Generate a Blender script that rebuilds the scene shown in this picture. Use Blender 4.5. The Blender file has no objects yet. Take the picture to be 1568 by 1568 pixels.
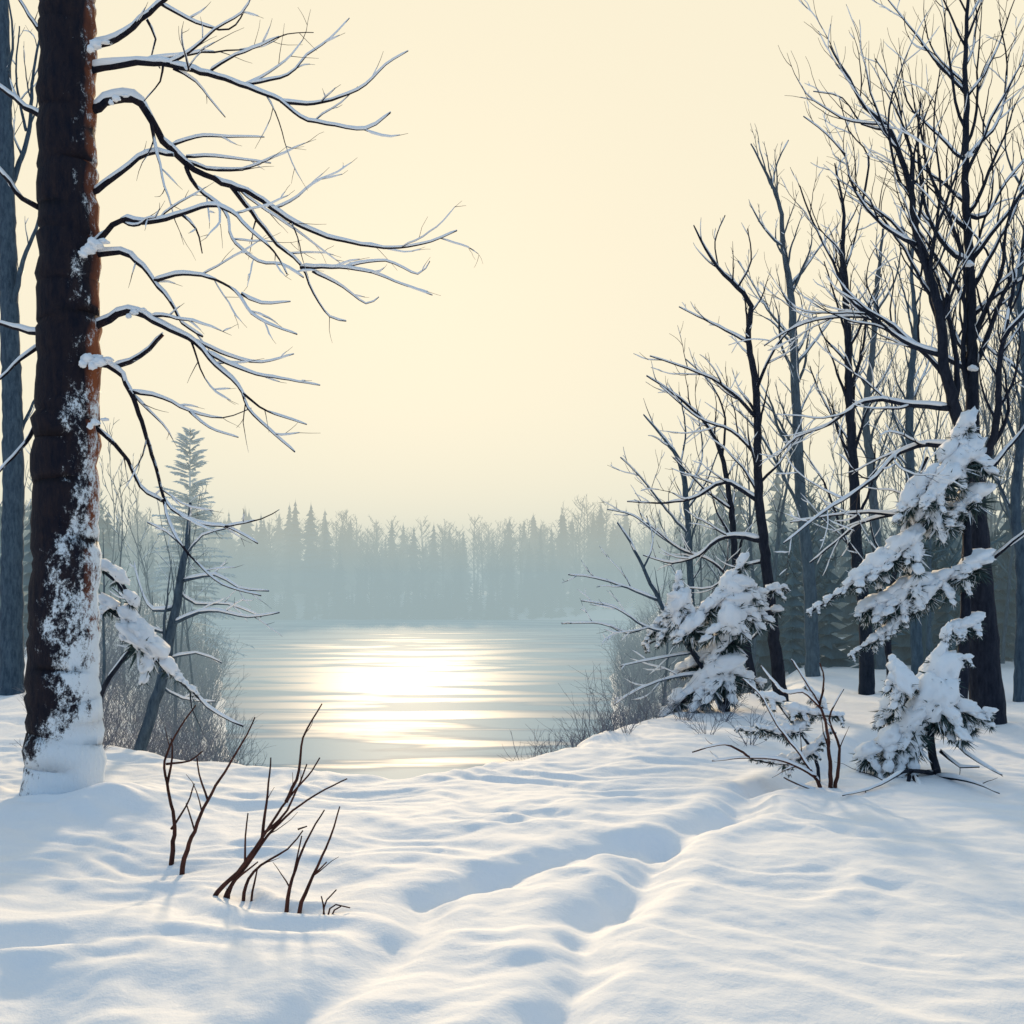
import bpy, math, random
import numpy as np
from mathutils import Vector, noise as mnoise
F=1524.0; CZ=1.9
def W(px,py,d): return Vector(((px-784)/F*d, d, CZ-(py-890)/F*d))
scene=bpy.context.scene
# ------------------------------------------------ numpy noise
_rs=np.random.RandomState(7); _perm=_rs.permutation(512); _perm=np.concatenate([_perm,_perm,_perm])
_ang=_rs.rand(512)*2*np.pi
def pn(x,y):
    xi=np.floor(x).astype(int); yi=np.floor(y).astype(int); xf=x-xi; yf=y-yi
    u=xf**3*(xf*(xf*6-15)+10); v=yf**3*(yf*(yf*6-15)+10)
    def g(ix,iy,dx,dy):
        a=_ang[_perm[_perm[ix&511]+(iy&511)]]
        return np.cos(a)*dx+np.sin(a)*dy
    n00=g(xi,yi,xf,yf); n10=g(xi+1,yi,xf-1,yf); n01=g(xi,yi+1,xf,yf-1); n11=g(xi+1,yi+1,xf-1,yf-1)
    return ((n00*(1-u)+n10*u)*(1-v)+(n01*(1-u)+n11*u)*v)*1.4
# ------------------------------------------------ terrain
rim=np.array([(-1.01,9.6),(0,10.4),(0.61,10.9),(1.68,13),(3.14,15.65),(5.5,18.5),(7,24),(8,35),(9.5,50),(15,95),(22,130),
 (-10,136),(-60,138),(-42,117),(-25,69),(-13,29),(-9.5,20),(-6.5,13.3),(-4.65,11.35),(-3.7,10.5),(-2.53,10.1)],float)
def polydist(x,y,P,closed=True):
    d=np.full(x.shape,1e9); n=len(P)
    for i in range(n if closed else n-1):
        a=P[i]; b=P[(i+1)%n]; ab=b-a; L=ab@ab
        t=np.clip(((x-a[0])*ab[0]+(y-a[1])*ab[1])/L,0,1)
        d=np.minimum(d,np.hypot(x-a[0]-t*ab[0],y-a[1]-t*ab[1]))
    return d
def inside(x,y,P):
    c=np.zeros(x.shape,bool); n=len(P)
    for i in range(n):
        x1,y1=P[i]; x2,y2=P[(i+1)%n]
        if y1==y2: continue
        cond=((y1>y)!=(y2>y))&(x<(x2-x1)*(y-y1)/(y2-y1)+x1)
        c^=cond
    return c
pathA=np.array([(0.05,3.6),(.36,4.9),(.42,5.5),(.80,6.1),(.98,6.8),(1.32,7.4),(1.80,7.93),(2.1,8.8),(3.0,9.8),(4.4,12)])
pathB=np.array([(-1.1,3.9),(-.72,4.7),(-.48,5.4),(-.52,5.95),(-.10,6.4),(.5,6.85),(.98,7.1)])
foot=[]
for k in range(len(pathA)-1):
    a,b=pathA[k],pathA[k+1]; L=np.hypot(*(b-a)); n=max(1,int(L/.36))
    for j in range(n):
        p=a+(b-a)*(j+.5)/n; t=(b-a)/L; s=1 if (len(foot)%2) else -1
        foot.append(p+np.array([-t[1],t[0]])*.09*s)
def G(x,y):
    x=np.asarray(x,float); y=np.asarray(y,float)
    d=polydist(x,y,rim); ins=inside(x,y,rim)
    t=np.clip(d/7.0,0,1); drop=np.where(ins,-3.7*(1-(1-t)**1.8)*np.clip(t*6,0,1)**.5,0)
    h=0.09*pn(x/4.2+3.1,y/3.6)+.025*pn(x/1.9,y/1.7+9)
    c,s=math.cos(.38),math.sin(.38)
    wx=x+.7*pn(x/1.3+20,y/1.3); wy=y+.5*pn(x/1.1,y/1.1+40)
    u=(wx*c-wy*s)/1.35; v=(wx*s+wy*c)/.60
    r=1-np.abs(pn(u,v))*2.1
    r=np.where(r>.7,.7+(r-.7)*.5,r)
    da=polydist(x,y,pathA,False); db=polydist(x,y,pathB,False)
    am=(1-.5/(1+np.exp(-(x-2.2)*2.5)))*(1-.5*np.exp(-(np.minimum(da,db)/.45)**2))
    h=h+am*(.047*r+.025*pn(u*2.1+5,v*2.3)+.013*pn(u*4.3+5,v*4.8))+.007*pn(x*5,y*7)+.003*pn(x*13,y*15)
    h=h+.17*np.exp(-(((x+3.3)/.30)**2+((y-8.25)/.4)**2))+.13*np.exp(-(((x+3.0)/1.5)**2+((y-5.2)/.9)**2))+.08*np.exp(-(((x+3.95)/.5)**2+((y-8.05)/.4)**2))
    wob=.10*pn(x*1.7,y*1.7)+.04*pn(x*5,y*5)
    fadeA=.65+.35*np.clip(pn(x*.9+7,y*.9)*2+.5,0,1)
    h=h-.10*fadeA*np.exp(-((da+wob*.6)/.13)**2)+.026*np.exp(-((da-.32+wob*.6)/.14)**2)-.085*fadeA*np.exp(-((db+wob*.6)/.12)**2)+.018*np.exp(-((db-.30+wob*.6)/.14)**2)
    for f in foot: h=h-.035*np.exp(-(((x-f[0])**2+(y-f[1])**2)/.008))
    far=np.clip((np.hypot(x,y)-30)/60,0,1)
    return h*(1-.6*far)+drop
def gz(x,y): return float(G(np.array([x]),np.array([y]))[0])
def axis(lo,a,b,hi,st,gr=1.08):
    m=list(np.arange(a,b,st)); s=st; v=b
    while v<hi: m.append(v); s*=gr; v+=s
    m.append(hi); s=st; v=a-st; pre=[]
    while v>lo: pre.append(v); s*=gr; v-=s
    pre.append(lo); return np.array(pre[::-1]+m)
xs=axis(-420,-5.2,7.5,420,.034,1.06); ys=axis(-30,3.4,10.5,650,.030,1.03)
X,Y=np.meshgrid(xs,ys); Z=G(X.ravel(),Y.ravel())
co=np.stack([X.ravel(),Y.ravel(),Z],1)
nx,ny=len(xs),len(ys); idx=np.arange(nx*ny).reshape(ny,nx)
fc=np.stack([idx[:-1,:-1],idx[:-1,1:],idx[1:,1:],idx[1:,:-1]],-1).reshape(-1,4)
def npmesh(name,co,fc):
    me=bpy.data.meshes.new(name); me.vertices.add(len(co)); me.vertices.foreach_set('co',co.astype(np.float32).ravel())
    me.loops.add(fc.size); me.loops.foreach_set('vertex_index',fc.astype(np.int32).ravel())
    me.polygons.add(len(fc)); me.polygons.foreach_set('loop_start',np.arange(len(fc),dtype=np.int32)*fc.shape[1])
    me.polygons.foreach_set('use_smooth',np.ones(len(fc),bool))
    me.update(calc_edges=True); me.validate(); return me
# ------------------------------------------------ materials
def mat(name):
    m=bpy.data.materials.new(name); m.use_nodes=True; nt=m.node_tree
    return m,nt,nt.nodes['Principled BSDF'],nt.nodes.new,nt.links.new
def snow_mat(name,col=(.84,.86,.89),bs=.25,scale=9):
    m,nt,p,N,L=mat(name); p.inputs['Base Color'].default_value=(*col,1); p.inputs['Roughness'].default_value=.75
    p.inputs['Specular IOR Level'].default_value=.08
    tc=N('ShaderNodeTexCoord'); n=N('ShaderNodeTexNoise'); n.inputs['Scale'].default_value=scale; n.inputs['Detail'].default_value=7
    n.inputs['Roughness'].default_value=.68
    b=N('ShaderNodeBump'); b.inputs['Strength'].default_value=bs; b.inputs['Distance'].default_value=.03
    L(tc.outputs['Object'],n.inputs['Vector']); L(n.outputs['Fac'],b.inputs['Height']); L(b.outputs['Normal'],p.inputs['Normal'])
    r=N('ShaderNodeValToRGB'); r.color_ramp.elements[0].color=(col[0]*.95,col[1]*.96,col[2]*.98,1); r.color_ramp.elements[1].color=(min(col[0]*1.03,.95),min(col[1]*1.02,.95),min(col[2]*1.01,.95),1)
    L(n.outputs['Fac'],r.inputs['Fac']); L(r.outputs['Color'],p.inputs['Base Color'])
    return m
M_snow=snow_mat('snow_ground',scale=6,bs=.42); M_bsnow=snow_mat('branch_snow',scale=14)
def bark(name,c1,c2,snowy=0.0,sunlit_rim=False,scale=6):
    m,nt,p,N,L=mat(name); p.inputs['Roughness'].default_value=.85; p.inputs['Specular IOR Level'].default_value=.2
    tc=N('ShaderNodeTexCoord'); mp=N('ShaderNodeMapping'); mp.inputs['Scale'].default_value=(1,1,.28)
    L(tc.outputs['Object'],mp.inputs['Vector'])
    n=N('ShaderNodeTexNoise'); n.inputs['Scale'].default_value=scale*3; n.inputs['Detail'].default_value=6; n.inputs['Roughness'].default_value=.7
    L(mp.outputs['Vector'],n.inputs['Vector'])
    r=N('ShaderNodeValToRGB'); r.color_ramp.elements[0].position=.35; r.color_ramp.elements[1].position=.7
    r.color_ramp.elements[0].color=(*c1,1); r.color_ramp.elements[1].color=(*c2,1); L(n.outputs['Fac'],r.inputs['Fac'])
    b=N('ShaderNodeBump'); b.inputs['Strength'].default_value=.9; b.inputs['Distance'].default_value=.04
    L(n.outputs['Fac'],b.inputs['Height']); L(b.outputs['Normal'],p.inputs['Normal'])
    out=r.outputs['Color']
    if sunlit_rim or snowy:
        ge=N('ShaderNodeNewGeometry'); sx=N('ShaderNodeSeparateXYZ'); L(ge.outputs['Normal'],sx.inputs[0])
        so=N('ShaderNodeSeparateXYZ'); L(tc.outputs['Object'],so.inputs[0])
    def mth(op,a,b,clamp=False):
        k=N('ShaderNodeMath'); k.operation=op; k.use_clamp=clamp
        for i,v in enumerate((a,b)):
            if isinstance(v,(int,float)): k.inputs[i].default_value=v
            else: L(v,k.inputs[i])
        return k.outputs[0]
    if sunlit_rim:
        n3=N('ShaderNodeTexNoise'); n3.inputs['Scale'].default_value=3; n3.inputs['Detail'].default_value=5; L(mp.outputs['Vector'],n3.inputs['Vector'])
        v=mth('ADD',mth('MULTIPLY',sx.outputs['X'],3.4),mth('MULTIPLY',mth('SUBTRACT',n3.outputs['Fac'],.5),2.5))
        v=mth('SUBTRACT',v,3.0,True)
        mx=N('ShaderNodeMix'); mx.data_type='RGBA'; L(v,mx.inputs['Factor']); L(out,mx.inputs['A']); mx.inputs['B'].default_value=(.32,.095,.035,1); out=mx.outputs['Result']  # warm bark tone on the +x side, painting in a sunlit rim
    if snowy:
        n2=N('ShaderNodeTexNoise'); n2.inputs['Scale'].default_value=3.1; n2.inputs['Detail'].default_value=12; n2.inputs['Roughness'].default_value=.86
        mp2=N('ShaderNodeMapping'); mp2.inputs['Scale'].default_value=(1,1,.7); mp2.inputs['Location'].default_value=(2.3,1,.4); L(tc.outputs['Object'],mp2.inputs['Vector']); L(mp2.outputs['Vector'],n2.inputs['Vector'])
        # plastered snow: more toward the ground and on the windward (+x) side
        hgt=mth('MULTIPLY',mth('SUBTRACT',3.4,so.outputs['Z']),.125)
        hgt=mth('MAXIMUM',hgt,-.08)
        hgt=mth('ADD',hgt,mth('MULTIPLY',mth('MAXIMUM',mth('SUBTRACT',.75,so.outputs['Z']),0.0),.9))
        v=mth('ADD',mth('MULTIPLY',sx.outputs['X'],.36),hgt)
        v=mth('ADD',v,mth('MULTIPLY',mth('SUBTRACT',n2.outputs['Fac'],.5),3.6))
        v=mth('MULTIPLY',mth('SUBTRACT',v,.38),6,True)
        mx=N('ShaderNodeMix'); mx.data_type='RGBA'; L(v,mx.inputs['Factor']); L(out,mx.inputs['A']); mx.inputs['B'].default_value=(.80,.86,.92,1); out=mx.outputs['Result']
    L(out,p.inputs['Base Color']); return m
M_barkL=bark('pine_bark',(.004,.006,.016),(.028,.019,.022),snowy=1,sunlit_rim=True)
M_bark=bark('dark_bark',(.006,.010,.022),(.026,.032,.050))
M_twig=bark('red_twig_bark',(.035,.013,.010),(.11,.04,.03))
M_barkB=bark('pale_blue_bark',(.030,.052,.080),(.09,.135,.18))  # paler, bluer bark tone than the dark one
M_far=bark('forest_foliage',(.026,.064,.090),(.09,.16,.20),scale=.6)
M_frost=bark('frosted_foliage',(.40,.48,.52),(.70,.77,.80),scale=2)
M_brush=bark('brush_twigs',(.10,.13,.18),(.26,.27,.33))
m,nt,p,N,L=mat('spruce_needles'); p.inputs['Base Color'].default_value=(.022,.05,.05,1); p.inputs['Roughness'].default_value=.7; M_needle=m
# ------------------------------------------------ mesh builder
class MB:
    def __init__(s): s.v=[]; s.f=[]; s.m=[]
    def tube(s,pts,rad,sides,mi,flat=1.0,jit=0,rng=None):
        n=len(pts); base=len(s.v)
        for i in range(n):
            t=(pts[min(i+1,n-1)]-pts[max(i-1,0)])
            if t.length<1e-6: t=Vector((0,0,1))
            t.normalize(); ref=Vector((0,1,0)) if abs(t.y)<.8 else Vector((1,0,0))
            a=t.cross(ref).normalized(); b=a.cross(t).normalized(); r=rad[i]; p=pts[i]
            for k in range(sides):
                an=2*math.pi*k/sides; rr=r*(1+(rng.uniform(-jit,jit) if jit else 0))
                o=a*(math.cos(an)*rr)+b*(math.sin(an)*rr); o.z*=flat
                s.v.append((p.x+o.x,p.y+o.y,p.z+o.z))
        for i in range(n-1):
            for k in range(sides):
                q=base+i*sides; k2=(k+1)%sides
                s.f.append((q+k,q+k2,q+sides+k2,q+sides+k)); s.m.append(mi)
        s.f.append(tuple(base+(n-1)*sides+k for k in range(sides))); s.m.append(mi)
        s.f.append(tuple(base+k for k in reversed(range(sides)))); s.m.append(mi)
    def obj(s,name,mats,parent=None):
        me=bpy.data.meshes.new(name); me.from_pydata(s.v,[],s.f)
        for m in mats: me.materials.append(m)
        me.polygons.foreach_set('material_index',s.m); me.polygons.foreach_set('use_smooth',[True]*len(s.f)); me.update()
        o=bpy.data.objects.new(name,me); scene.collection.objects.link(o); 
        if parent: o.parent=parent
        return o
def cr(P,R,step):
    op=[];orr=[]; n=len(P)
    for i in range(n-1):
        p0=P[max(i-1,0)];p1=P[i];p2=P[i+1];p3=P[min(i+2,n-1)]
        k=max(1,int((p2-p1).length/step))
        for j in range(k):
            t=j/k
            q=.5*((2*p1)+(p2-p0)*t+(2*p0-5*p1+4*p2-p3)*t*t+(3*p1-p0-3*p2+p3)*t**3)
            op.append(q); orr.append(R[i]*(1-t)+R[i+1]*t)
    op.append(P[-1]); orr.append(R[-1]); return op,orr
def snowcap(mb,pts,rad,rng,amt=1.0,minr=.006,mi=1):
    run=[];rr=[]
    def flush():
        if len(run)>=2:
            r2=list(rr); r2[0]*=.35; r2[-1]*=.35
            mb.tube(list(run),r2,6 if max(rr)>.012 else 4,mi)
        run.clear(); rr.clear()
    for i in range(len(pts)):
        t=pts[min(i+1,len(pts)-1)]-pts[max(i-1,0)]; L=t.length or 1
        hz=math.hypot(t.x,t.y)/L
        nz=mnoise.noise(pts[i]*3.1)
        if hz>.38 and nz>-.45*amt-.05 and rad[i]>=minr*.3:
            k=(hz-.3)*1.2; r=(rad[i]*.86+.006)*min(1.15,.55+k*.6)*(1+.45*nz)
            run.append(pts[i]+Vector((0,0,rad[i]*.62+r*.36))); rr.append(r)
        else: flush()
    flush()
def grow(mb,pts,rad,level,rng,up,dens,lf,snow,minr,spread=.9):
    n=len(pts); 
    if n<3: return
    cum=[0]
    for i in range(n-1): cum.append(cum[-1]+(pts[i+1]-pts[i]).length)
    Lt=cum[-1]; cnt=max(1,int(Lt*dens)); 
    if level<=1: cnt=min(cnt,6)
    az=rng.uniform(0,6.28)
    for c in range(cnt):
        t=(c+rng.uniform(.1,.9))/cnt*.85+.12
        s=t*Lt; i=min(n-2,max(0,next((k for k in range(n-1) if cum[k+1]>=s),n-2)))
        p=pts[i].lerp(pts[i+1],(s-cum[i])/max(1e-6,cum[i+1]-cum[i]))
        tg=(pts[i+1]-pts[i]).normalized(); pr=rad[i]
        ref=Vector((0,1,0)) if abs(tg.y)<.8 else Vector((1,0,0))
        a=tg.cross(ref).normalized(); b=tg.cross(a)
        az+=math.pi+rng.uniform(-.9,.9)
        side=a*math.cos(az)+b*math.sin(az)*.75
        d=(tg*rng.uniform(.6,1.1)+side*rng.uniform(.45,spread)+Vector((0,0,up*rng.uniform(.2,.7)))).normalized()
        Lb=min(lf*Lt*(1.15-.75*t)*rng.uniform(.6,1.25),2.4)
        if Lb<.08: continue
        k=max(4,min(12,int(Lb/.08))); q=[p]; dd=d.copy(); cv=Vector((rng.uniform(-1,1),rng.uniform(-1,1),rng.uniform(-1,1)))*.10
        for j in range(k):
            if rng.random()<.2: cv=-cv
            dd=(dd+Vector((rng.uniform(-1,1),rng.uniform(-1,1),rng.uniform(-1,1)))*.17+cv+Vector((0,0,up*.11))).normalized()
            q.append(q[-1]+dd*(Lb/k))
        r0=max(minr,pr*.55); r0=min(r0,Lb*.02+.002); r0=max(r0,minr); rr=[r0+(minr*.5-r0)*(j/k) for j in range(k+1)]
        mb.tube(q,rr,5 if r0>.012 else 3,0)
        if snow and (level>1 or rng.random()<.4): snowcap(mb,q,rr,rng,snow)
        if level>1: grow(mb,q,rr,level-1,rng,up,dens*1.7,lf*1.0,snow*.8,minr,spread)
class Tree:
    def __init__(s,depth,seed,up=.5,snow=1.0,dens=3.0,lf=.42,level=2,minr=None,step=.12,ws=1.0):
        s.mb=MB(); s.d=depth; s.rng=random.Random(seed); s.pts=[]; s.up=up; s.snow=snow; s.dens=dens; s.lf=lf; s.level=level
        s.minr=minr or depth/F*.5; s.step=step; s.ws=ws
    def b(s,P,w0=None,w1=None,drift=None,tw=1.0,level=None,snow=None,root=False,up=None,lf=None,wob=.006):
        rng=s.rng; n=len(P); x0,y0=P[0][0],P[0][1]; d0=s.d
        if s.pts and not root:
            best=min(s.pts,key=lambda q:(q[0]-x0)**2+(q[1]-y0)**2); d0=best[2]
        L=sum(math.hypot(P[i+1][0]-P[i][0],P[i+1][1]-P[i][1]) for i in range(n-1))
        if drift is None: drift=0 if root else rng.choice([-1,1])*rng.uniform(.15,.5)
        V=[];R=[];acc=0
        for i,q in enumerate(P):
            if i: acc+=math.hypot(q[0]-P[i-1][0],q[1]-P[i-1][1])
            d=d0+drift*acc/F*s.d
            w=q[2] if len(q)>2 else (w0+(w1-w0)*(acc/L)**.7)*s.ws
            V.append(W(q[0],q[1],d)); R.append(w/2*d/F); s.pts.append((q[0],q[1],d))
        if root:
            b=V[0].copy(); b.z=min(gz(b.x,b.y),b.z); 
            lo=Vector((b.x,b.y,b.z-.4)); V.insert(0,lo); R.insert(0,R[0]*1.15)
        V2,R2=cr(V,R,s.step)
        add=[]
        base=s.pts[-len(P):]
        for i in range(len(base)-1):
            for t in (.25,.5,.75): add.append(tuple(base[i][k]*(1-t)+base[i+1][k]*t for k in range(3)))
        s.pts+=add
        for i in range(1,len(V2)):
            V2[i]=V2[i]+Vector((rng.uniform(-1,1),rng.uniform(-1,1),rng.uniform(-1,1)))*min(R2[i]*.35,wob*2)
        mr=max(R2); s.mb.tube(V2,R2,24 if mr>.15 else 10 if mr>.04 else 6,0)
        sn=s.snow if snow is None else snow
        if sn: snowcap(s.mb,V2,R2,rng,sn)
        if tw: 
            k=1 if not root else int(len(V2)*.35)
            grow(s.mb,V2[k:],R2[k:],s.level if level is None else level,rng,s.up if up is None else up,s.dens*tw,(lf or s.lf),sn,s.minr)
# ico template
import bmesh
bm=bmesh.new(); bmesh.ops.create_icosphere(bm,subdivisions=3,radius=1); IV=[v.co.copy() for v in bm.verts]; IF=[tuple(v.index for v in f.verts) for f in bm.faces]; bm.free()
def clump(mb,c,sx,sy,sz,rng,mi=1,axis=None):
    off=Vector((rng.uniform(0,50),rng.uniform(0,50),rng.uniform(0,50))); b=len(mb.v)
    ax=(axis or Vector((1,0,0))).normalized(); ay=Vector((0,0,1)).cross(ax)
    if ay.length<.1: ay=Vector((0,1,0))
    ay.normalize(); az=ax.cross(ay)
    for v in IV:
        k=1+.42*mnoise.noise(v*1.6+off)+.32*mnoise.noise(v*4.2+off)
        z=v.z*k*sz; 
        if z<0: z*=.55
        q=c+ax*(v.x*k*sx)+ay*(v.y*k*sy)+az*z
        mb.v.append((q.x,q.y,q.z))
    for f in IF: mb.f.append(tuple(b+i for i in f)); mb.m.append(mi)
def needles(mb,c,r,rng,n,mi=2,dirv=None):
    for _ in range(n):
        d=Vector((rng.uniform(-1,1),rng.uniform(-1,1),rng.uniform(-1.1,.25)))
        if dirv: d+=dirv*.6
        d.normalize(); L=r*rng.uniform(.8,1.6); sd=d.cross(Vector((rng.uniform(-1,1),rng.uniform(-1,1),rng.uniform(-1,1)))).normalized()*max(.006,r*.09)
        s0=c+d*r*.25; b=len(mb.v)
        for q in (s0-sd,s0+sd,c+d*L): mb.v.append(tuple(q))
        mb.f.append((b,b+1,b+2)); mb.m.append(mi if rng.random()<.8 else 1)
BS=1.14
def bough(T,P,w0,w1,drift=None,fing=1.0,nd=1.0):
    """snow laden conifer bough following P"""
    rng=T.rng; mb=T.mb; d0=min(T.pts,key=lambda q:(q[0]-P[0][0])**2+(q[1]-P[0][1])**2)[2]
    drift=rng.uniform(-.5,.5) if drift is None else drift
    V=[];R=[];acc=0; L=sum(math.hypot(P[i+1][0]-P[i][0],P[i+1][1]-P[i][1]) for i in range(len(P)-1))
    for i,q in enumerate(P):
        if i: acc+=math.hypot(q[0]-P[i-1][0],q[1]-P[i-1][1])
        d=d0-drift*acc/F*T.d; V.append(W(q[0],q[1],d)); R.append(BS*(w0+(w1-w0)*acc/L)/2*d/F)
    V2,R2=cr(V,R,sum(R)/len(R)*1.3)
    mb.tube([v-Vector((0,0,r*.5)) for v,r in zip(V2,R2)],[max(.008,r*.16) for r in R2],5,0)
    for i in range(len(V2)):
        t=(V2[min(i+1,len(V2)-1)]-V2[max(i-1,0)]); t.normalize(); r=R2[i]*rng.uniform(.75,1.25); c=V2[i]+Vector((0,0,R2[i]*rng.uniform(-.2,.25)))
        th=Vector((t.x,t.y,t.z*.9))
        clump(mb,c+Vector((0,0,r*.12)),r*1.22,r*.98,r*.74,rng,axis=th)
        needles(mb,c-Vector((0,0,r*.38)),r*1.12,rng,int((85*fing+8)*nd))
        for sgn in (-1,1):
            if rng.random()<.85*fing:
                sd=Vector((-t.y,t.x,0)); 
                if sd.length<.2: sd=Vector((rng.uniform(-1,1),rng.uniform(-1,1),0))
                sd.normalize(); d=(sd*sgn*rng.uniform(.3,1)+t*rng.uniform(.2,.9)+Vector((rng.choice([-1,1])*rng.uniform(.1,.8),0,-rng.uniform(.2,.8)))).normalized()
                Lf=r*rng.uniform(1.2,2.1); a=c
                for j in range(3):
                    q=c+d*Lf*(j+.8)/2.8-Vector((0,0,.10*r*j*j)); rf=r*(.62-.13*j)*rng.uniform(.75,1.2)
                    clump(mb,q,rf*1.25,rf*.92,rf*.68,rng,axis=d)
                    needles(mb,q-Vector((0,0,rf*.48)),rf*1.5,rng,int(30*nd),dirv=d)
# ------------------------------------------------ LEFT BIG TREE
T=Tree(8.5,11,up=.14,snow=1.0,dens=2.4,lf=.36,level=2,step=.07,ws=.88)
T.b([(98,1270,132),(98,1190,116),(98,1100,108),(100,900,98),(102,650,93),(105,400,88),(103,200,82),(102,0,80),(101,-160,74),(100,-500,50),(98,-900,24)],root=True,tw=0,snow=0,wob=.01)
B=T.b
B([(140,72),(180,60),(215,30),(240,10),(265,-15),(285,-60)],13,6)
B([(245,5),(300,35),(350,45),(375,15),(390,-20)],6,2)
B([(225,30),(238,60),(232,85),(245,105)],5,2)
B([(140,108),(200,97),(260,100),(320,115),(380,135),(430,155),(460,180),(500,190),(560,198),(598,172)],14,2.5)
B([(430,155),(470,160),(520,150),(560,130),(590,100),(625,78)],7,1.5)
B([(375,130),(440,115),(470,85),(505,60),(535,28)],6,1.5)
B([(320,112),(350,90),(400,70),(440,52),(480,50)],5,1.5)
B([(255,98),(290,80),(330,45),(370,20),(385,-5)],6,2)
B([(250,98),(245,125),(220,155)],5,1.5)
B([(265,105),(300,125),(320,150),(345,180)],5,1.5)
B([(140,168),(175,152),(205,152),(225,175),(250,215),(285,250),(340,280),(390,300),(440,335),(490,360),(540,372),(600,380),(660,370),(700,353)],17,2,drift=.2)
B([(285,255),(300,285),(345,325),(355,365),(395,400),(430,405),(465,425)],8,2)
B([(350,280),(385,325),(425,375),(460,405),(480,450),(505,485),(530,492)],9,2)
B([(460,410),(520,410),(570,418),(615,435),(662,452)],6,1.5)
B([(478,415),(525,440),(560,465),(580,455)],5,1.5)
B([(530,408),(590,400),(640,420),(658,400)],4,1.5)
B([(260,225),(300,210),(350,210),(405,210)],6,1.5)
B([(285,240),(330,240),(375,245),(415,250)],5,1.5)
B([(140,295),(185,265),(225,235),(265,238)],12,6,drift=0)
B([(135,388),(155,365),(185,338),(230,340),(280,328),(320,315),(355,325),(380,350),(420,385),(440,420)],13,2.5)
B([(280,330),(300,350),(310,388)],5,2)
B([(140,390),(185,387),(210,400),(235,430),(260,460),(280,495),(310,515)],12,4)
B([(235,430),(280,420),(320,425),(360,445),(385,480),(420,500),(455,512)],7,2)
B([(370,450),(400,465),(445,462)],5,1.5)
B([(140,502),(180,482),(210,478),(250,500),(300,525),(330,560),(365,590),(380,625),(420,665),(452,692)],15,2.5,drift=-.2)
B([(318,540),(380,570),(430,580),(490,590)],7,1.5)
B([(300,522),(350,545),(400,555),(450,542)],6,1.5)
B([(370,600),(410,630),(470,650)],5,1.5)
B([(170,565),(215,545),(250,512)],10,7,drift=0)
B([(140,555),(180,568),(205,610),(225,670),(240,720),(255,770),(300,800),(350,808),(395,832)],12,2.5,drift=-.15)
B([(345,806),(400,795),(428,780)],4,1.5)
B([(250,765),(265,815),(300,860),(340,895),(400,912)],6,2)
B([(203,600),(250,610),(290,630),(340,640),(385,625)],6,1.5)
B([(290,630),(320,655),(365,670)],4,1.5)
B([(140,650),(165,670),(195,705),(215,745),(248,768)],9,5,drift=-.1)
for P,w in [([(70,62),(45,25),(30,0),(15,-40)],8),([(72,183),(40,165),(15,145),(-20,120),(-80,80)],12),([(68,322),(35,305),(15,280),(-20,240),(-70,200)],11),
 ([(66,512),(30,505),(-20,490),(-80,480)],10),([(64,530),(30,550),(0,580),(-40,600)],9),([(62,640),(45,670),(20,700),(-20,740)],11)]: B(P,w,3)
r=T.rng
for (x,y,s) in [(144,376,.055),(136,384,.05),(150,556,.05),(135,552,.05),(146,70,.045),(146,648,.035),(178,152,.03),(205,479,.03)]:
    clump(T.mb,W(x,y,8.3),s*1.2,s*.9,s*1.0,r); clump(T.mb,W(x-8,y+6,8.28),s*.7,s*.6,s*.9,r); clump(T.mb,W(x+14,y-5,8.32),s*1.0,s*.6,s*.5,r)
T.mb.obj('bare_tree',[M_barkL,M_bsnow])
# ------------------------------------------------ LEFT OTHERS
T=Tree(17,21,up=.7,dens=1.7,lf=.4,level=2); B=T.b
B([(18,1045,36),(18,900,32),(20,700,30),(14,450,26),(8,200,22),(4,0,18),(0,-200,10)],root=True,tw=0,snow=0)
B([(18,480),(35,400),(55,350),(70,280)],10,3); B([(12,300),(30,250),(45,200),(50,120),(60,60)],10,3); B([(5,260),(-10,200),(-30,120)],8,3)
B([(20,700),(40,640),(60,600)],8,3); B([(16,560),(-5,480),(-20,400)],8,3); B([(8,120),(20,60),(10,-20)],6,2); B([(40,200),(25,120),(30,40)],5,2)
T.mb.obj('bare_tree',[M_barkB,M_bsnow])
T=Tree(11.9,22,up=.15,dens=2.6,lf=.42,level=2,snow=1.2); B=T.b
B([(212,1165,20),(225,1110,18),(248,1040,17),(264,960,15),(276,890,12),(288,820,8),(292,770,4)],root=True,tw=.6)
for P,w in [([(264,955),(320,935),(380,945),(428,938)],7),([(278,890),(330,880),(365,900),(412,905)],6),([(255,1010),(300,1000),(340,1015)],5),([(270,930),(235,935),(215,900),(205,860)],7),
 ([(285,850),(310,820),(345,810)],4),([(262,970),(225,960),(200,925),(172,900)],6),([(284,840),(255,815),(225,800)],4),([(245,1050),(280,1070),(330,1075)],5),([(272,905),(300,925),(350,925),(400,945)],5)]: B(P,w,2)
T.mb.obj('bare_tree',[M_barkB,M_bsnow])
T=Tree(9.9,23,up=.1,dens=1.5,lf=.4,level=1,snow=1.3); B=T.b
B([(120,1190,9),(150,1075,8),(180,1020,7),(208,985,6)],root=True,tw=0)
B([(208,985),(195,940),(170,925)],6,3,drift=0,tw=0);B([(208,985),(250,1020),(300,1065),(335,1095),(372,1112)],9,3,drift=.1,tw=.5)
bough(T,[(158,868),(180,885),(200,915)],24,30,drift=0,fing=.4,nd=.7); bough(T,[(165,925),(195,945),(212,978)],26,36,drift=0,fing=.4,nd=.7)
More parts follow.
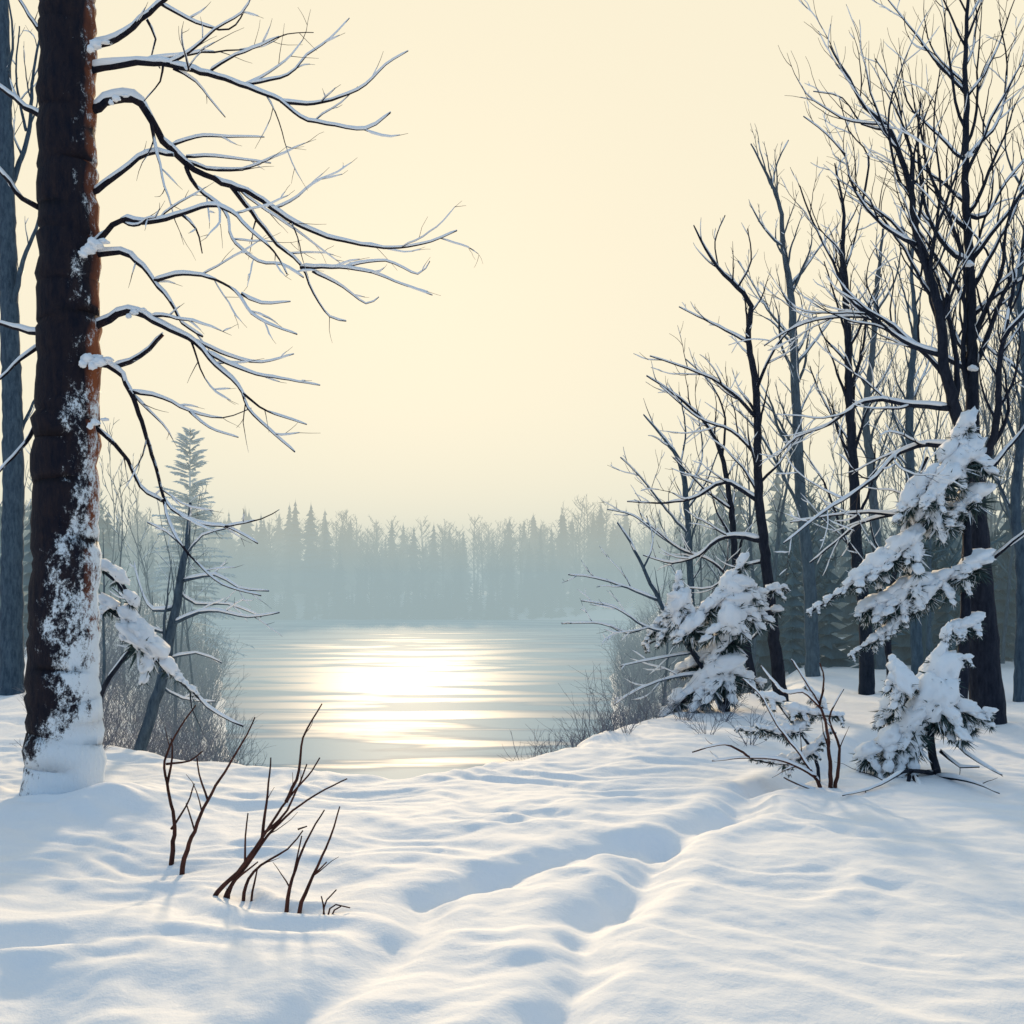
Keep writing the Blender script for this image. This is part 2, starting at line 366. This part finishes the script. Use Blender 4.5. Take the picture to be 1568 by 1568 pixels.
bough(T,[(212,978),(235,995),(256,1022)],40,24,drift=0,fing=.35,nd=.6); bough(T,[(256,1022),(300,1060)],18,10,drift=0,fing=.1,nd=.5)
T.b([(158,868),(180,885),(200,915),(205,950)],5,6,drift=0,tw=0)
T.mb.obj('snowy_sapling',[M_bark,M_bsnow,M_needle])
# ------------------------------------------------ RIGHT MAIN TREE
T=Tree(12.9,31,up=.62,dens=3.2,lf=.48,level=2,snow=1.0,ws=.85); B=T.b
B([(1512,1122,58),(1508,1040,48),(1502,950,44),(1495,850,40),(1490,760,36),(1489,700,28)],root=True,tw=0,snow=0)
B([(1490,735,22),(1490,640,20),(1488,520,16),(1485,400,14),(1478,290,11),(1480,180,9),(1478,90,7),(1482,0,5),(1480,-80,3)],drift=.1)
B([(1488,730,22),(1470,650,20),(1448,570,16),(1440,490,14),(1420,410,12),(1400,340,10),(1395,290,9),(1375,230,8),(1360,195,7),(1325,165,5),(1300,120,4),(1270,70,2)],drift=-.15)
B([(1403,375),(1365,355),(1320,310),(1300,270),(1295,240),(1265,205),(1230,178)],9,2)
B([(1445,545),(1400,530),(1365,510),(1335,485),(1300,455),(1275,400),(1245,340),(1225,285)],11,2.5)
B([(1487,570),(1440,545),(1380,520),(1340,490),(1300,485),(1250,490),(1200,510),(1170,530)],11,2,up=.3)
B([(1455,625),(1400,620),(1340,612),(1310,622),(1270,650),(1220,670),(1190,700)],12,2,up=.2)
B([(1475,688),(1420,680),(1375,695),(1340,730),(1300,760),(1260,785),(1200,832)],12,2.5,up=.15)
B([(1480,768),(1430,765),(1380,785),(1320,800),(1280,830),(1240,862)],11,2.5,up=.15)
B([(1375,790),(1330,785),(1270,790),(1210,800)],7,2,up=.1)
B([(1500,740),(1525,650),(1530,560),(1538,520),(1560,490),(1610,440)],18,5)
B([(1536,525),(1552,440),(1568,370),(1600,300)],10,3)
B([(1503,732),(1540,690),(1580,640)],12,5); B([(1515,860),(1550,830),(1600,790)],8,3)
B([(1488,485),(1530,450),(1590,415)],9,3); B([(1482,330),(1510,330),(1540,280),(1590,220)],8,3)
B([(1479,245),(1500,220),(1530,180),(1542,100),(1530,30)],8,2); B([(1484,405),(1450,380),(1425,340),(1412,290),(1405,220),(1410,150)],10,2.5)
B([(1480,145),(1450,110),(1430,90),(1400,50),(1360,0)],8,2); B([(1440,495),(1425,430),(1432,360),(1440,280),(1430,190),(1440,100)],9,2)
B([(1375,235),(1380,180),(1365,130),(1340,90)],6,2); B([(1486,420),(1500,360),(1520,290),(1515,210)],7,2); B([(1480,60),(1500,10),(1520,-40)],5,2)
B([(1300,455),(1290,390),(1255,350),(1240,310)],5,1.5); B([(1360,200),(1320,190),(1290,150),(1245,140)],5,1.5); B([(1320,310),(1330,240),(1300,200),(1285,150)],5,1.5)
for (x,y,s) in [(1484,238,.04),(1485,405,.045),(1490,565,.05)]: clump(T.mb,W(x,y,12.78),s*1.2,s,s*1.0,T.rng)
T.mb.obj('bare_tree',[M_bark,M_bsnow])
# ------------------------------------------------ OTHER RIGHT TREES
def rt(depth,seed,trunk,brs,mt=M_bark,up=.6,dens=3.0,lf=.48,level=2,snow=1.0):
    T=Tree(depth,seed,up=up,dens=dens,lf=lf,level=level,snow=snow,ws=.85); T.b(trunk,root=True,tw=.9,drift=0,lf=.24)
    for P,w in brs: T.b(P,w,2)
    return T.mb.obj('bare_tree',[mt,M_bsnow])
rt(15.6,41,[(1197,1080,24),(1185,980,18),(1172,850,16),(1162,760,14),(1160,680,12),(1157,590,11),(1146,520,9),(1150,470,8),(1130,440,7),(1100,410,5),(1080,380,4),(1062,345,2)],
 [([(1162,768),(1110,738),(1070,760),(1020,770),(960,768)],10),([(1168,828),(1110,822),(1070,850),(1030,862),(985,850)],11),([(1158,600),(1180,545),(1210,505),(1250,485)],7),([(1160,640),(1130,610),(1090,580),(1040,560),(995,545)],8),
 ([(1147,525),(1100,500),(1060,480),(1040,470)],6),([(1160,700),(1120,660),(1070,640),(1010,590)],7),([(1172,860),(1130,870),(1090,900),(1050,900)],6),([(1162,740),(1200,700),(1230,640)],6),([(1180,950),(1140,985),(1090,990)],6),([(1100,410),(1095,370),(1110,330)],3),([(1130,440),(1150,400),(1145,350)],4)])
rt(20,42,[(1245,1080,24),(1240,900,19),(1226,760,16),(1220,640,14),(1215,520,12),(1210,440,10),(1200,380,8),(1195,320,6),(1180,280,5),(1165,250,3),(1150,220,2)],
 [([(1210,440),(1240,400),(1265,365)],7),([(1182,288),(1190,250),(1207,215)],4),([(1200,380),(1170,350),(1148,310)],5),([(1222,700),(1190,640),(1160,600)],7),([(1218,560),(1250,520),(1280,480)],7),([(1230,790),(1195,720),(1160,660),(1120,620)],8),([(1215,520),(1180,480),(1150,430),(1130,400)],6)],mt=M_barkB)
rt(17.3,43,[(1328,1085,26),(1325,950,19),(1312,850,17),(1306,700,14),(1300,600,12),(1298,500,10),(1290,400,8),(1292,330,5),(1278,250,2)],
 [([(1306,720),(1280,650),(1255,600),(1240,560)],8),([(1300,600),(1320,540),(1330,470),(1350,420)],7),([(1298,520),(1280,460),(1262,400)],6),([(1292,420),(1310,360),(1322,300)],5),([(1315,870),(1285,800),(1262,740),(1230,690)],8),([(1310,800),(1335,740),(1340,680)],7)])
rt(21,44,[(1352,1070,18),(1345,900,15),(1336,740,13),(1326,640,11),(1336,540,9),(1345,420,6),(1352,350,3)],[([(1335,740),(1360,660),(1375,600)],6),([(1330,600),(1305,540),(1312,450)],5),([(1340,480),(1370,430),(1380,380)],5)],mt=M_barkB)
rt(19,45,[(1408,1090,20),(1400,900,16),(1395,760,14),(1392,620,12),(1402,500,8),(1396,420,5),(1400,340,3)],[([(1395,700),(1370,640),(1360,580)],6),([(1392,620),(1420,560),(1430,500)],6),([(1400,520),(1385,450),(1370,400)],5)],mt=M_barkB)
rt(17.8,46,[(1072,1090,13),(1060,960,11),(1056,850,10),(1050,760,9),(1042,710,7),(1012,665,4),(985,635,2)],[([(1056,850),(1010,820),(970,790),(930,780)],6),([(1050,760),(1075,700),(1070,640)],5),([(1055,820),(1020,780),(980,730),(950,700)],5),([(1052,780),(1080,740),(1100,690)],4),([(1042,712),(1050,660),(1040,600)],4)],mt=M_barkB)
rt(16.6,47,[(1160,1090,14),(1130,900,11),(1120,780,9),(1106,700,7),(1082,650,5),(1040,610,4),(990,575,2)],[([(1120,780),(1080,750),(1030,700)],5),([(1106,700),(1110,640),(1090,590),(1050,550)],5),([(1130,900),(1090,860),(1040,840),(990,800)],6)])
rt(14.6,48,[(1105,1090,11),(1082,1030,10),(1040,970,8),(1010,920,7),(985,870,5),(965,830,4),(945,800,2)],[([(1040,970),(990,960),(940,930),(890,920)],6),([(1010,920),(960,900),(910,885),(870,880)],6),([(985,870),(1000,830),(990,790)],4),([(1060,1000),(1000,1010),(950,1020)],5),([(1080,1030),(1020,1040),(970,1060),(940,1080)],6),([(990,960),(960,970),(920,955),(860,955)],4)],snow=1.2,mt=M_barkB,up=.3)
rt(15,49,[(1368,1095,12),(1360,960,10),(1375,850,8),(1400,760,6),(1420,700,4)],[([(1365,930),(1330,870),(1300,830)],5),([(1372,870),(1340,830),(1330,780)],5)])
rt(16,50,[(1560,1110,20),(1565,900,17),(1555,760,14),(1570,600,11),(1560,450,8),(1575,300,5),(1570,150,3)],[([(1560,800),(1530,740),(1520,680)],6),([(1562,500),(1530,440),(1535,370)],6),([(1572,650),(1600,580),(1610,500)],6),([(1570,300),(1540,230),(1548,150)],5)],mt=M_barkB)
# procedural background trees
rng=random.Random(5)
def wild(x,y,h,r0,seed,mt,name='bare_tree',level=2,dens=1.5):
    rg=random.Random(seed); mb=MB(); z=gz(x,y)-.3; p=Vector((x,y,z)); pts=[p]; d=Vector((rg.uniform(-.08,.08),rg.uniform(-.08,.08),1))
    k=10
    for i in range(k):
        d=(d+Vector((rg.uniform(-1,1),rg.uniform(-1,1),0))*.09).normalized(); pts.append(pts[-1]+d*h/k)
    rad=[r0*(1-.92*i/k) for i in range(k+1)]; V,R=cr(pts,rad,.4)
    mb.tube(V,R,7,0); n=int(len(V)*.28)
    grow(mb,V[n:],R[n:],level,rg,.8,dens,.36,.5,y/F*.5,spread=.8)
    return mb.obj(name,[mt,M_bsnow])
for i in range(38):
    y=rng.uniform(20,42); px=rng.uniform(960,1640); x=(px-784)/F*y
    wild(x,y,rng.uniform(.42,.80)*(px-760)/F*y*.9+3,rng.uniform(.035,.08),100+i,M_barkB,level=2,dens=1.9)
for i in range(12):
    y=rng.uniform(20,50); px=rng.uniform(-60,330); x=(px-784)/F*y
    wild(x,y,rng.uniform(.12,.2)*y+1.5,rng.uniform(.03,.06),200+i,M_barkB,dens=1.4)
# ------------------------------------------------ snowy pines right
T=Tree(14.4,61,snow=0); T.b([(1112,1092,12),(1120,980,10),(1135,858,4)],root=True,tw=0); T.b([(1112,1070),(1060,1000),(1048,950),(1040,882)],8,3,tw=0,drift=.1)
for P,a,b in [([(1138,862),(1118,895),(1085,930),(1062,955)],22,34),([(1135,895),(1165,905),(1200,900)],30,10),([(1128,925),(1160,935),(1190,935)],38,14),([(1040,886),(1030,920),(1000,965)],20,18),([(1042,925),(1068,940)],30,16),
 ([(1040,935),(1015,970),(990,985)],34,10),([(1120,975),(1085,1005),(1045,1025)],38,24),([(1110,1025),(1060,1055),(1020,1090),(980,1120)],44,10),([(1110,1030),(1140,1040),(1165,1045)],36,16),([(1120,900),(1120,950)],30,40)]: bough(T,P,a,b)
T.mb.obj('snow_covered_pine',[M_bark,M_bsnow,M_needle])
T=Tree(12.2,62,snow=0); T.b([(1470,1125,20),(1478,950,16),(1482,800,12),(1478,640,4)],root=True,tw=0)
for P,a,b in [([(1480,650),(1455,690),(1425,725),(1398,765)],26,36),([(1482,690),(1450,735),(1420,770)],40,28),([(1492,760),(1455,780),(1400,800)],36,36),([(1425,780),(1395,825),(1340,862)],46,28),([(1392,830),(1335,872),(1285,905),(1240,935)],36,10),
 ([(1495,865),(1440,885),(1385,908),(1330,930)],36,30),([(1430,900),(1400,930),(1350,970),(1305,1000)],24,10),([(1400,895),(1365,935)],36,20),([(1490,950),(1460,962)],30,18),([(1485,705),(1498,690)],26,12),([(1450,800),(1490,770)],26,20)]: bough(T,P,a,b)
T.mb.obj('snow_covered_pine',[M_bark,M_bsnow,M_needle])
T=Tree(9.8,63,snow=1,up=-.05,dens=2.5,level=1); T.b([(1437,1200,14),(1426,1140,12),(1422,1085,9),(1440,1010,7),(1452,965,4)],root=True,tw=0)
for P,a,b in [([(1450,972),(1440,1010),(1410,1045),(1365,1085)],24,34),([(1368,1012),(1382,1045)],18,30),([(1440,1060),(1400,1095),(1365,1130),(1330,1150)],46,28),([(1430,1080),(1475,1088),(1515,1090)],46,14),([(1440,1100),(1485,1112)],36,20),
 ([(1400,1120),(1360,1150),(1320,1190),(1285,1210)],48,14),([(1448,1010),(1480,1008)],26,12),([(1440,1030),(1430,1075)],42,48),([(1395,1130),(1370,1175)],34,18)]: bough(T,P,a,b)
for P,w in [([(1428,1185),(1390,1180),(1340,1205),(1290,1218)],8),([(1432,1190),(1480,1195),(1530,1215)],8),([(1450,1120),(1480,1155),(1535,1187)],7),([(1395,1180),(1385,1215),(1345,1253)],8),([(1400,1190),(1420,1225),(1450,1240)],8),([(1440,1150),(1470,1175),(1500,1175)],6),([(1385,1205),(1360,1225)],5)]: T.b(P,w,2,tw=.8,drift=-1.5 if P[-1][1]>1200 else -.7)
T.mb.obj('snow_covered_pine',[M_bark,M_bsnow,M_needle])
# ------------------------------------------------ shrubs
def shrub(name,depth,seed,stems,mt,snow=0,tw=.8,minr=.003,up=.4):
    T=Tree(depth,seed,up=up,dens=3.2,lf=.28,level=1,snow=snow,minr=minr,step=.05)
    for k in stems:
        P,w=k[0],k[1]; rt_=len(k)>2
        T.b(P,w,2,root=rt_,drift=T.rng.uniform(-.25,.25),tw=tw)
    return T.mb.obj(name,[mt,M_bsnow])
shrub('bare_shrub',6.75,71,[([(262,1318),(268,1265),(258,1210),(252,1165),(275,1115),(300,1080)],8,1),([(256,1200),(264,1160),(262,1130)],5),([(262,1270),(285,1235),(298,1200)],4),([(254,1170),(290,1165),(310,1150)],4)],M_twig,tw=.5)
shrub('bare_shrub',6.6,72,[([(280,1328),(298,1272),(318,1225),(350,1172),(378,1125),(390,1098)],8,1),([(318,1225),(305,1185),(302,1160)],4),([(298,1272),(285,1230)],3)],M_twig,tw=.5)
shrub('bare_shrub',5.95,73,[([(325,1380),(365,1335),(400,1285),(440,1225),(478,1180),(490,1160)],8,1),([(342,1382),(385,1315),(420,1268),(470,1225),(532,1192)],7,1),([(400,1290),(408,1230),(415,1160)],6),([(438,1228),(458,1180),(464,1130),(493,1078)],6),([(372,1384),(388,1335),(440,1300),(464,1272)],6,1),([(385,1384),(394,1330)],4,1),([(375,1325),(376,1280),(380,1245)],4),([(405,1275),(440,1240),(470,1170)],5),([(350,1370),(370,1340),(395,1320)],6,1)],M_twig,tw=.4)
shrub('bare_shrub',5.72,74,[([(437,1398),(448,1345),(468,1290),(497,1240)],7,1),([(456,1270),(470,1265)],3),([(448,1345),(462,1280)],3)],M_twig,tw=.4)
shrub('bare_shrub',5.7,75,[([(458,1400),(480,1340),(505,1285),(520,1235)],7,1),([(505,1285),(512,1265)],3),([(480,1340),(500,1320)],3)],M_twig,tw=.4)
shrub('grass_tuft',5.65,76,[([(494,1412),(500,1378),(515,1362)],3,1),([(500,1412),(514,1385),(536,1390)],3,1),([(497,1412),(492,1372)],3,1),([(503,1412),(522,1388)],3,1)],M_twig,tw=.4)
shrub('bare_shrub',8.9,77,[([(1262,1222),(1235,1170),(1190,1110),(1165,1065),(1138,1040)],7,1),([(1272,1222),(1268,1130),(1255,1080),(1212,1010)],8,1),([(1278,1218),(1285,1145),(1270,1100),(1292,1055)],7,1),([(1262,1220),(1230,1222),(1200,1232)],4),([(1255,1080),(1262,1040),(1255,1015)],4),([(1258,1085),(1230,1060),(1200,1060),(1165,1020)],5),([(1250,1190),(1200,1165),(1150,1160),(1090,1165)],6),([(1150,1160),(1110,1140),(1060,1152)],4),([(1262,1215),(1220,1200),(1200,1190)],4)],M_twig,snow=.9,tw=.8)
T=Tree(9.2,78,snow=1.2,up=.1,dens=2.5,level=1); T.b([(1255,1205,6),(1245,1150,5),(1215,1110,4),(1190,1075,3)],root=True,tw=0)
for P,a,b in [([(1240,1150),(1200,1165),(1150,1160)],24,10),([(1245,1150),(1270,1120)],14,10),([(1225,1115),(1190,1120),(1160,1112)],22,9),([(1215,1085),(1245,1090),(1285,1095)],20,10),([(1190,1070),(1160,1062)],18,8),([(1235,1050),(1255,1075)],10,16),([(1180,1120),(1130,1115)],12,7)]: bough(T,P,a,b,fing=.6,nd=.6)
T.mb.obj('snowy_sapling',[M_bark,M_bsnow,M_needle])
# ------------------------------------------------ bank brush (one mass each side)
def brush(name,side,n,seed):
    rg=random.Random(seed); mb=MB(); c=0
    xs_=np.array([rg.uniform(-24,14) for _ in range(12000)]); ys_=np.array([11+44*rg.random()**1.7 for _ in range(12000)]); zs=G(xs_,ys_)
    for x,y,z in zip(xs_,ys_,zs):
        px=784+x/y*F
        if z<-2.95 or z>.2 or c>=n: continue
        if side>0 and not (px>800 and px<1150): continue
        if side<0 and not (px<385 and px>-40): continue
        if z>-.25 and rg.random()<.85: continue
        c+=1; h=rg.uniform(.5,1.2)*(1+(y-11)/30); 
        if side>0 and px<900: h*=.6
        if z>-.25: h*=.5
        mr=max(.0028,y/F*.3)
        for s in range(6):
            d=Vector((rg.uniform(-.7,.7),rg.uniform(-.7,.7),1)).normalized(); q=[Vector((x,y,z-.1))]
            for j in range(4):
                d=(d+Vector((rg.uniform(-1,1),rg.uniform(-1,1),rg.uniform(-.6,.6)))*.25).normalized(); q.append(q[-1]+d*h/4)
            mb.tube(q,[mr*2,mr*1.7,mr*1.4,mr,mr*.7],3,0)
            grow(mb,q,[mr*1.4]*5,1,rg,.3,8/h,.5,0,mr,spread=1.1)
    return mb.obj(name,[M_brush,M_bsnow])
brush('bank_bushes',1,380,1); brush('bank_bushes',-1,340,2)
# ------------------------------------------------ conifers distant
def conifer(mb,x,y,h,rg,mi=0):
    z=gz(x,y)-.2; L=int(9+h*1.3); wmax=h*rg.uniform(.14,.22)
    mb.tube([Vector((x,y,z)),Vector((x,y,z+h))],[h*.012+.02,.01],4,mi)
    for i in range(L):
        t=i/(L-1); zz=z+h*(.1+.9*t); R=wmax*(1-t)**.8*rg.uniform(.6,1.25)+.03; n=10; b=len(mb.v)
        mb.v.append((x,y,zz+h*.05)); 
        for k in range(n):
            an=6.283*(k+rg.uniform(-.3,.3))/n; rr=R*(1.2 if k%2 else .45)*rg.uniform(.6,1.25)
            mb.v.append((x+math.cos(an)*rr,y+math.sin(an)*rr,zz-R*.35*rg.uniform(.2,1.2)))
        for k in range(n): mb.f.append((b,b+1+k,b+1+(k+1)%n)); mb.m.append(mi)
def decid(mb,x,y,h,rg,mi=0):
    z=gz(x,y)-.2; mb.tube([Vector((x,y,z)),Vector((x+rg.uniform(-.3,.3),y,z+h*.6)),Vector((x+rg.uniform(-.5,.5),y,z+h))],[.14,.09,.03],4,mi)
    for i in range(30):
        t=rg.uniform(.3,.98); p=Vector((x,y,z+h*t)); an=rg.uniform(0,6.28); l=h*.26*(1.15-t)*rg.uniform(.6,1.2)+.3
        e=p+Vector((math.cos(an)*l,math.sin(an)*l,l*rg.uniform(.6,1.4))); mb.tube([p,(p+e)/2+Vector((0,0,-.1)),e],[.045,.04,.02],3,mi)
        for j in range(4):
            q=p.lerp(e,rg.uniform(.4,1)); mb.tube([q,q+Vector((rg.uniform(-1,1),rg.uniform(-1,1),rg.uniform(.2,1.2)))*l*.4],[.03,.015],3,mi)
rg=random.Random(9); mb=MB()
for i in range(760):
    y=131+44*rg.random()**1.3; x=rg.uniform(-110,75)
    h=rg.uniform(6.5,12.5)*(1+.12*math.sin(x*.13))*(.75 if y<136 else 1)
    (conifer if rg.random()<.38 else decid)(mb,x,y,h,rg)
for i in range(520):
    x=rg.uniform(-62,26); conifer(mb,x,rg.uniform(129.2,134),rg.uniform(1.6,5.0),rg)
for i in range(170):   # left & right shores
    t=rg.random(); y=50+88*t; x=-20-26*t-rg.uniform(0,26); (conifer if rg.random()<.5 else decid)(mb,x,y,rg.uniform(5.5,10),rg)
    y=42+96*rg.random(); x=9+.1*(y-42)+rg.uniform(-1,40); (conifer if rg.random()<.6 else decid)(mb,x,y,rg.uniform(4,9),rg)
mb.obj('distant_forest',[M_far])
mb=MB()
for i in range(230):
    y=rg.uniform(21,46); x=rg.uniform(.17,.62)*y+1.5; (conifer if rg.random()<.65 else decid)(mb,x,y,rg.uniform(2.0,4.2),rg)
for i in range(70):
    y=rg.uniform(26,60); x=-rg.uniform(.34,.62)*y-4; (conifer if rg.random()<.5 else decid)(mb,x,y,rg.uniform(2.5,5.2),rg)
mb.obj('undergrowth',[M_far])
# frosted spruce with separate drooping sprays
mb=MB(); rg=random.Random(3); sx_,sy_=-14.4,44.5; z0=gz(sx_,sy_); hh=CZ+(890-655)/F*sy_-z0
mb.tube([Vector((sx_,sy_,z0-.2)),Vector((sx_,sy_,z0+hh))],[.12,.015],6,0)
for i in range(240):
    t=rg.random()**.9; zz=z0+hh*(.12+.87*t); Lr=(2.4*(1-t)**.75+.12)
    an=rg.uniform(0,6.28); L_=Lr*rg.uniform(.5,1.15); c0=Vector((sx_,sy_,zz)); dv=Vector((math.cos(an),math.sin(an),.65-.75*(1-t)))
    for s in range(11):
        u=(s+1)/11; c=c0+dv*L_*u-Vector((0,0,.16*u*u*L_)); sw=(.20*(1.25-u)+.05)*L_*.5
        for sg in (-1,1):
            sdv=Vector((-math.sin(an),math.cos(an),0))*sg; e=c+dv*.25*rg.uniform(.5,1.5)+sdv*sw*rg.uniform(1,2.4)-Vector((0,0,.08+.10*rg.random())); b=len(mb.v)
            for q in (c-dv*.05,c+dv*.10,e): mb.v.append(tuple(q))
            mb.f.append((b,b+1,b+2)); mb.m.append(0)
mb.obj('frosted_spruce',[M_frost])
# ------------------------------------------------ ground + lake
gme=npmesh('snow_ground',co,fc); gme.materials.append(M_snow); g=bpy.data.objects.new('snow_ground',gme); scene.collection.objects.link(g)
m,nt,p,N,L=mat('lake_ice')
tc=N('ShaderNodeTexCoord'); mp=N('ShaderNodeMapping'); mp.inputs['Scale'].default_value=(.035,.16,1); L(tc.outputs['Object'],mp.inputs['Vector'])
n1=N('ShaderNodeTexNoise'); n1.inputs['Scale'].default_value=2.6; n1.inputs['Detail'].default_value=5; n1.inputs['Distortion'].default_value=.4; L(mp.outputs['Vector'],n1.inputs['Vector'])
r1=N('ShaderNodeValToRGB'); r1.color_ramp.elements[0].position=.46; r1.color_ramp.elements[1].position=.55
r1.color_ramp.elements[0].color=(.13,.26,.40,1); r1.color_ramp.elements[1].color=(.34,.49,.60,1); L(n1.outputs['Fac'],r1.inputs['Fac']); L(r1.outputs['Color'],p.inputs['Base Color'])
# sun glow shaped by an added patch of stronger specular mid-lake, weak elsewhere
sp=N('ShaderNodeVectorMath'); sp.operation='SUBTRACT'; L(tc.outputs['Object'],sp.inputs[0]); sp.inputs[1].default_value=(-6.8,55,-3.1)
sc=N('ShaderNodeVectorMath'); sc.operation='MULTIPLY'; L(sp.outputs[0],sc.inputs[0]); sc.inputs[1].default_value=(1/9.,1/15.,0)
ln=N('ShaderNodeVectorMath'); ln.operation='LENGTH'; L(sc.outputs[0],ln.inputs[0])
ad=N('ShaderNodeMath'); ad.operation='MULTIPLY_ADD'; L(n1.outputs['Fac'],ad.inputs[0]); ad.inputs[1].default_value=12.0; L(ln.outputs['Value'],ad.inputs[2])
mr=N('ShaderNodeMapRange'); mr.interpolation_type='SMOOTHSTEP'; mr.inputs['From Min'].default_value=5.8; mr.inputs['From Max'].default_value=7.6; mr.inputs['To Min'].default_value=1; mr.inputs['To Max'].default_value=0; L(ad.outputs[0],mr.inputs['Value'])
def lerp(a,b,sock):
    k=N('ShaderNodeMapRange'); k.inputs['To Min'].default_value=a; k.inputs['To Max'].default_value=b; L(mr.outputs[0],k.inputs['Value']); L(k.outputs[0],sock)
lerp(.50,.46,p.inputs['Roughness']); lerp(.008,.115,p.inputs['Specular IOR Level'])
b=N('ShaderNodeBump'); b.inputs['Strength'].default_value=.15; b.inputs['Distance'].default_value=.1; L(n1.outputs['Fac'],b.inputs['Height']); L(b.outputs['Normal'],p.inputs['Normal'])
me=bpy.data.meshes.new('lake'); me.from_pydata([(-75,8,-3.1),(40,8,-3.1),(40,146,-3.1),(-75,146,-3.1)],[],[(0,1,2,3)]); me.materials.append(m)
o=bpy.data.objects.new('lake',me); scene.collection.objects.link(o)
# ------------------------------------------------ mist (nested volume layers: thinner and warmer with height)
mist=bpy.data.objects.new('mist',None); scene.collection.objects.link(mist)
lay=[(13,.0048,(.0046,.0043,.0034)),(7.5,.0030,(.0010,.0016,.0018)),(4.8,.0034,(.0003,.0010,.0014)),(2.9,.0036,(.0003,.0009,.0014))]
for i,(z1,den,E) in enumerate(lay):
    m=bpy.data.materials.new('mist_%d'%i); m.use_nodes=True; nt=m.node_tree; nt.nodes.clear()
    v=nt.nodes.new('ShaderNodeVolumeAbsorption'); v.inputs['Color'].default_value=(0,0,0,1); v.inputs['Density'].default_value=den
    em=nt.nodes.new('ShaderNodeEmission'); em.inputs['Color'].default_value=(E[0]/den,E[1]/den,E[2]/den,1); em.inputs['Strength'].default_value=den  # self-glow added in place of light scattered by the mist
    ads=nt.nodes.new('ShaderNodeAddShader'); nt.links.new(v.outputs[0],ads.inputs[0]); nt.links.new(em.outputs[0],ads.inputs[1])
    ou=nt.nodes.new('ShaderNodeOutputMaterial'); nt.links.new(ads.outputs[0],ou.inputs['Volume'])
    bm=bmesh.new(); bmesh.ops.create_cube(bm,size=1); 
    x0,x1,ya,yb,z0=-150+i,150-i,18.5-i,260-i,-4.5-.1*i
    for vv in bm.verts: vv.co=Vector((x0 if vv.co.x<0 else x1, ya if vv.co.y<0 else yb, z0 if vv.co.z<0 else z1))
    me=bpy.data.meshes.new('layer'); bm.to_mesh(me); bm.free(); me.materials.append(m); o=bpy.data.objects.new('layer_%d'%i,me); scene.collection.objects.link(o); o.parent=mist
# ------------------------------------------------ light
EL=math.radians(17.5); AZ=math.radians(-6)
sd=Vector((math.sin(AZ)*math.cos(EL),math.cos(AZ)*math.cos(EL),math.sin(EL)))
l=bpy.data.lights.new('sun','SUN'); l.energy=4.5; l.angle=math.radians(4); l.color=(1,.73,.43); lo=bpy.data.objects.new('sun',l); scene.collection.objects.link(lo)
lo.rotation_euler=(-sd).to_track_quat('-Z','Y').to_euler()
w=bpy.data.worlds.new('World'); scene.world=w; w.use_nodes=True; nt=w.node_tree; nt.nodes.clear(); N=nt.nodes.new; L=nt.links.new
sky=N('ShaderNodeTexSky'); sky.sky_type='NISHITA'; sky.sun_disc=False; sky.sun_elevation=EL; sky.sun_rotation=AZ; sky.air_density=1; sky.dust_density=2
b1=N('ShaderNodeBackground'); b1.inputs['Strength'].default_value=.05; L(sky.outputs[0],b1.inputs['Color'])
tc=N('ShaderNodeTexCoord'); dot=N('ShaderNodeVectorMath'); dot.operation='DOT_PRODUCT'; L(tc.outputs['Generated'],dot.inputs[0]); dot.inputs[1].default_value=tuple(sd)
rp=N('ShaderNodeValToRGB'); L(dot.outputs['Value'],rp.inputs['Fac']); e=rp.color_ramp.elements
e[0].position=0.0; e[0].color=(.34,.50,.69,1); e[1].position=1; e[1].color=(.985,.89,.67,1)
for pos,c in ((.38,(.38,.52,.67,1)),(.60,(.72,.75,.69,1)),(.73,(1,.92,.71,1)),(.90,(.99,.90,.68,1))):
    q=e.new(pos); q.color=c
b2=N('ShaderNodeBackground'); L(rp.outputs['Color'],b2.inputs['Color'])
mx=N('ShaderNodeMixShader'); mx.inputs[0].default_value=.96; L(b1.outputs[0],mx.inputs[1]); L(b2.outputs[0],mx.inputs[2])
ou=N('ShaderNodeOutputWorld'); L(mx.outputs[0],ou.inputs['Surface'])
c=bpy.data.cameras.new('camera'); c.sensor_width=36; c.lens=36*F/1568; c.shift_y=106/1568; c.clip_end=2000; co_=bpy.data.objects.new('camera',c); scene.collection.objects.link(co_)
co_.location=(0,0,CZ); co_.rotation_euler=(math.pi/2,0,0); scene.camera=co_
scene.view_settings.view_transform='Standard'; scene.view_settings.look='None'; scene.view_settings.exposure=0
print('verts',sum(len(o.data.vertices) for o in bpy.data.objects if o.type=='MESH'))
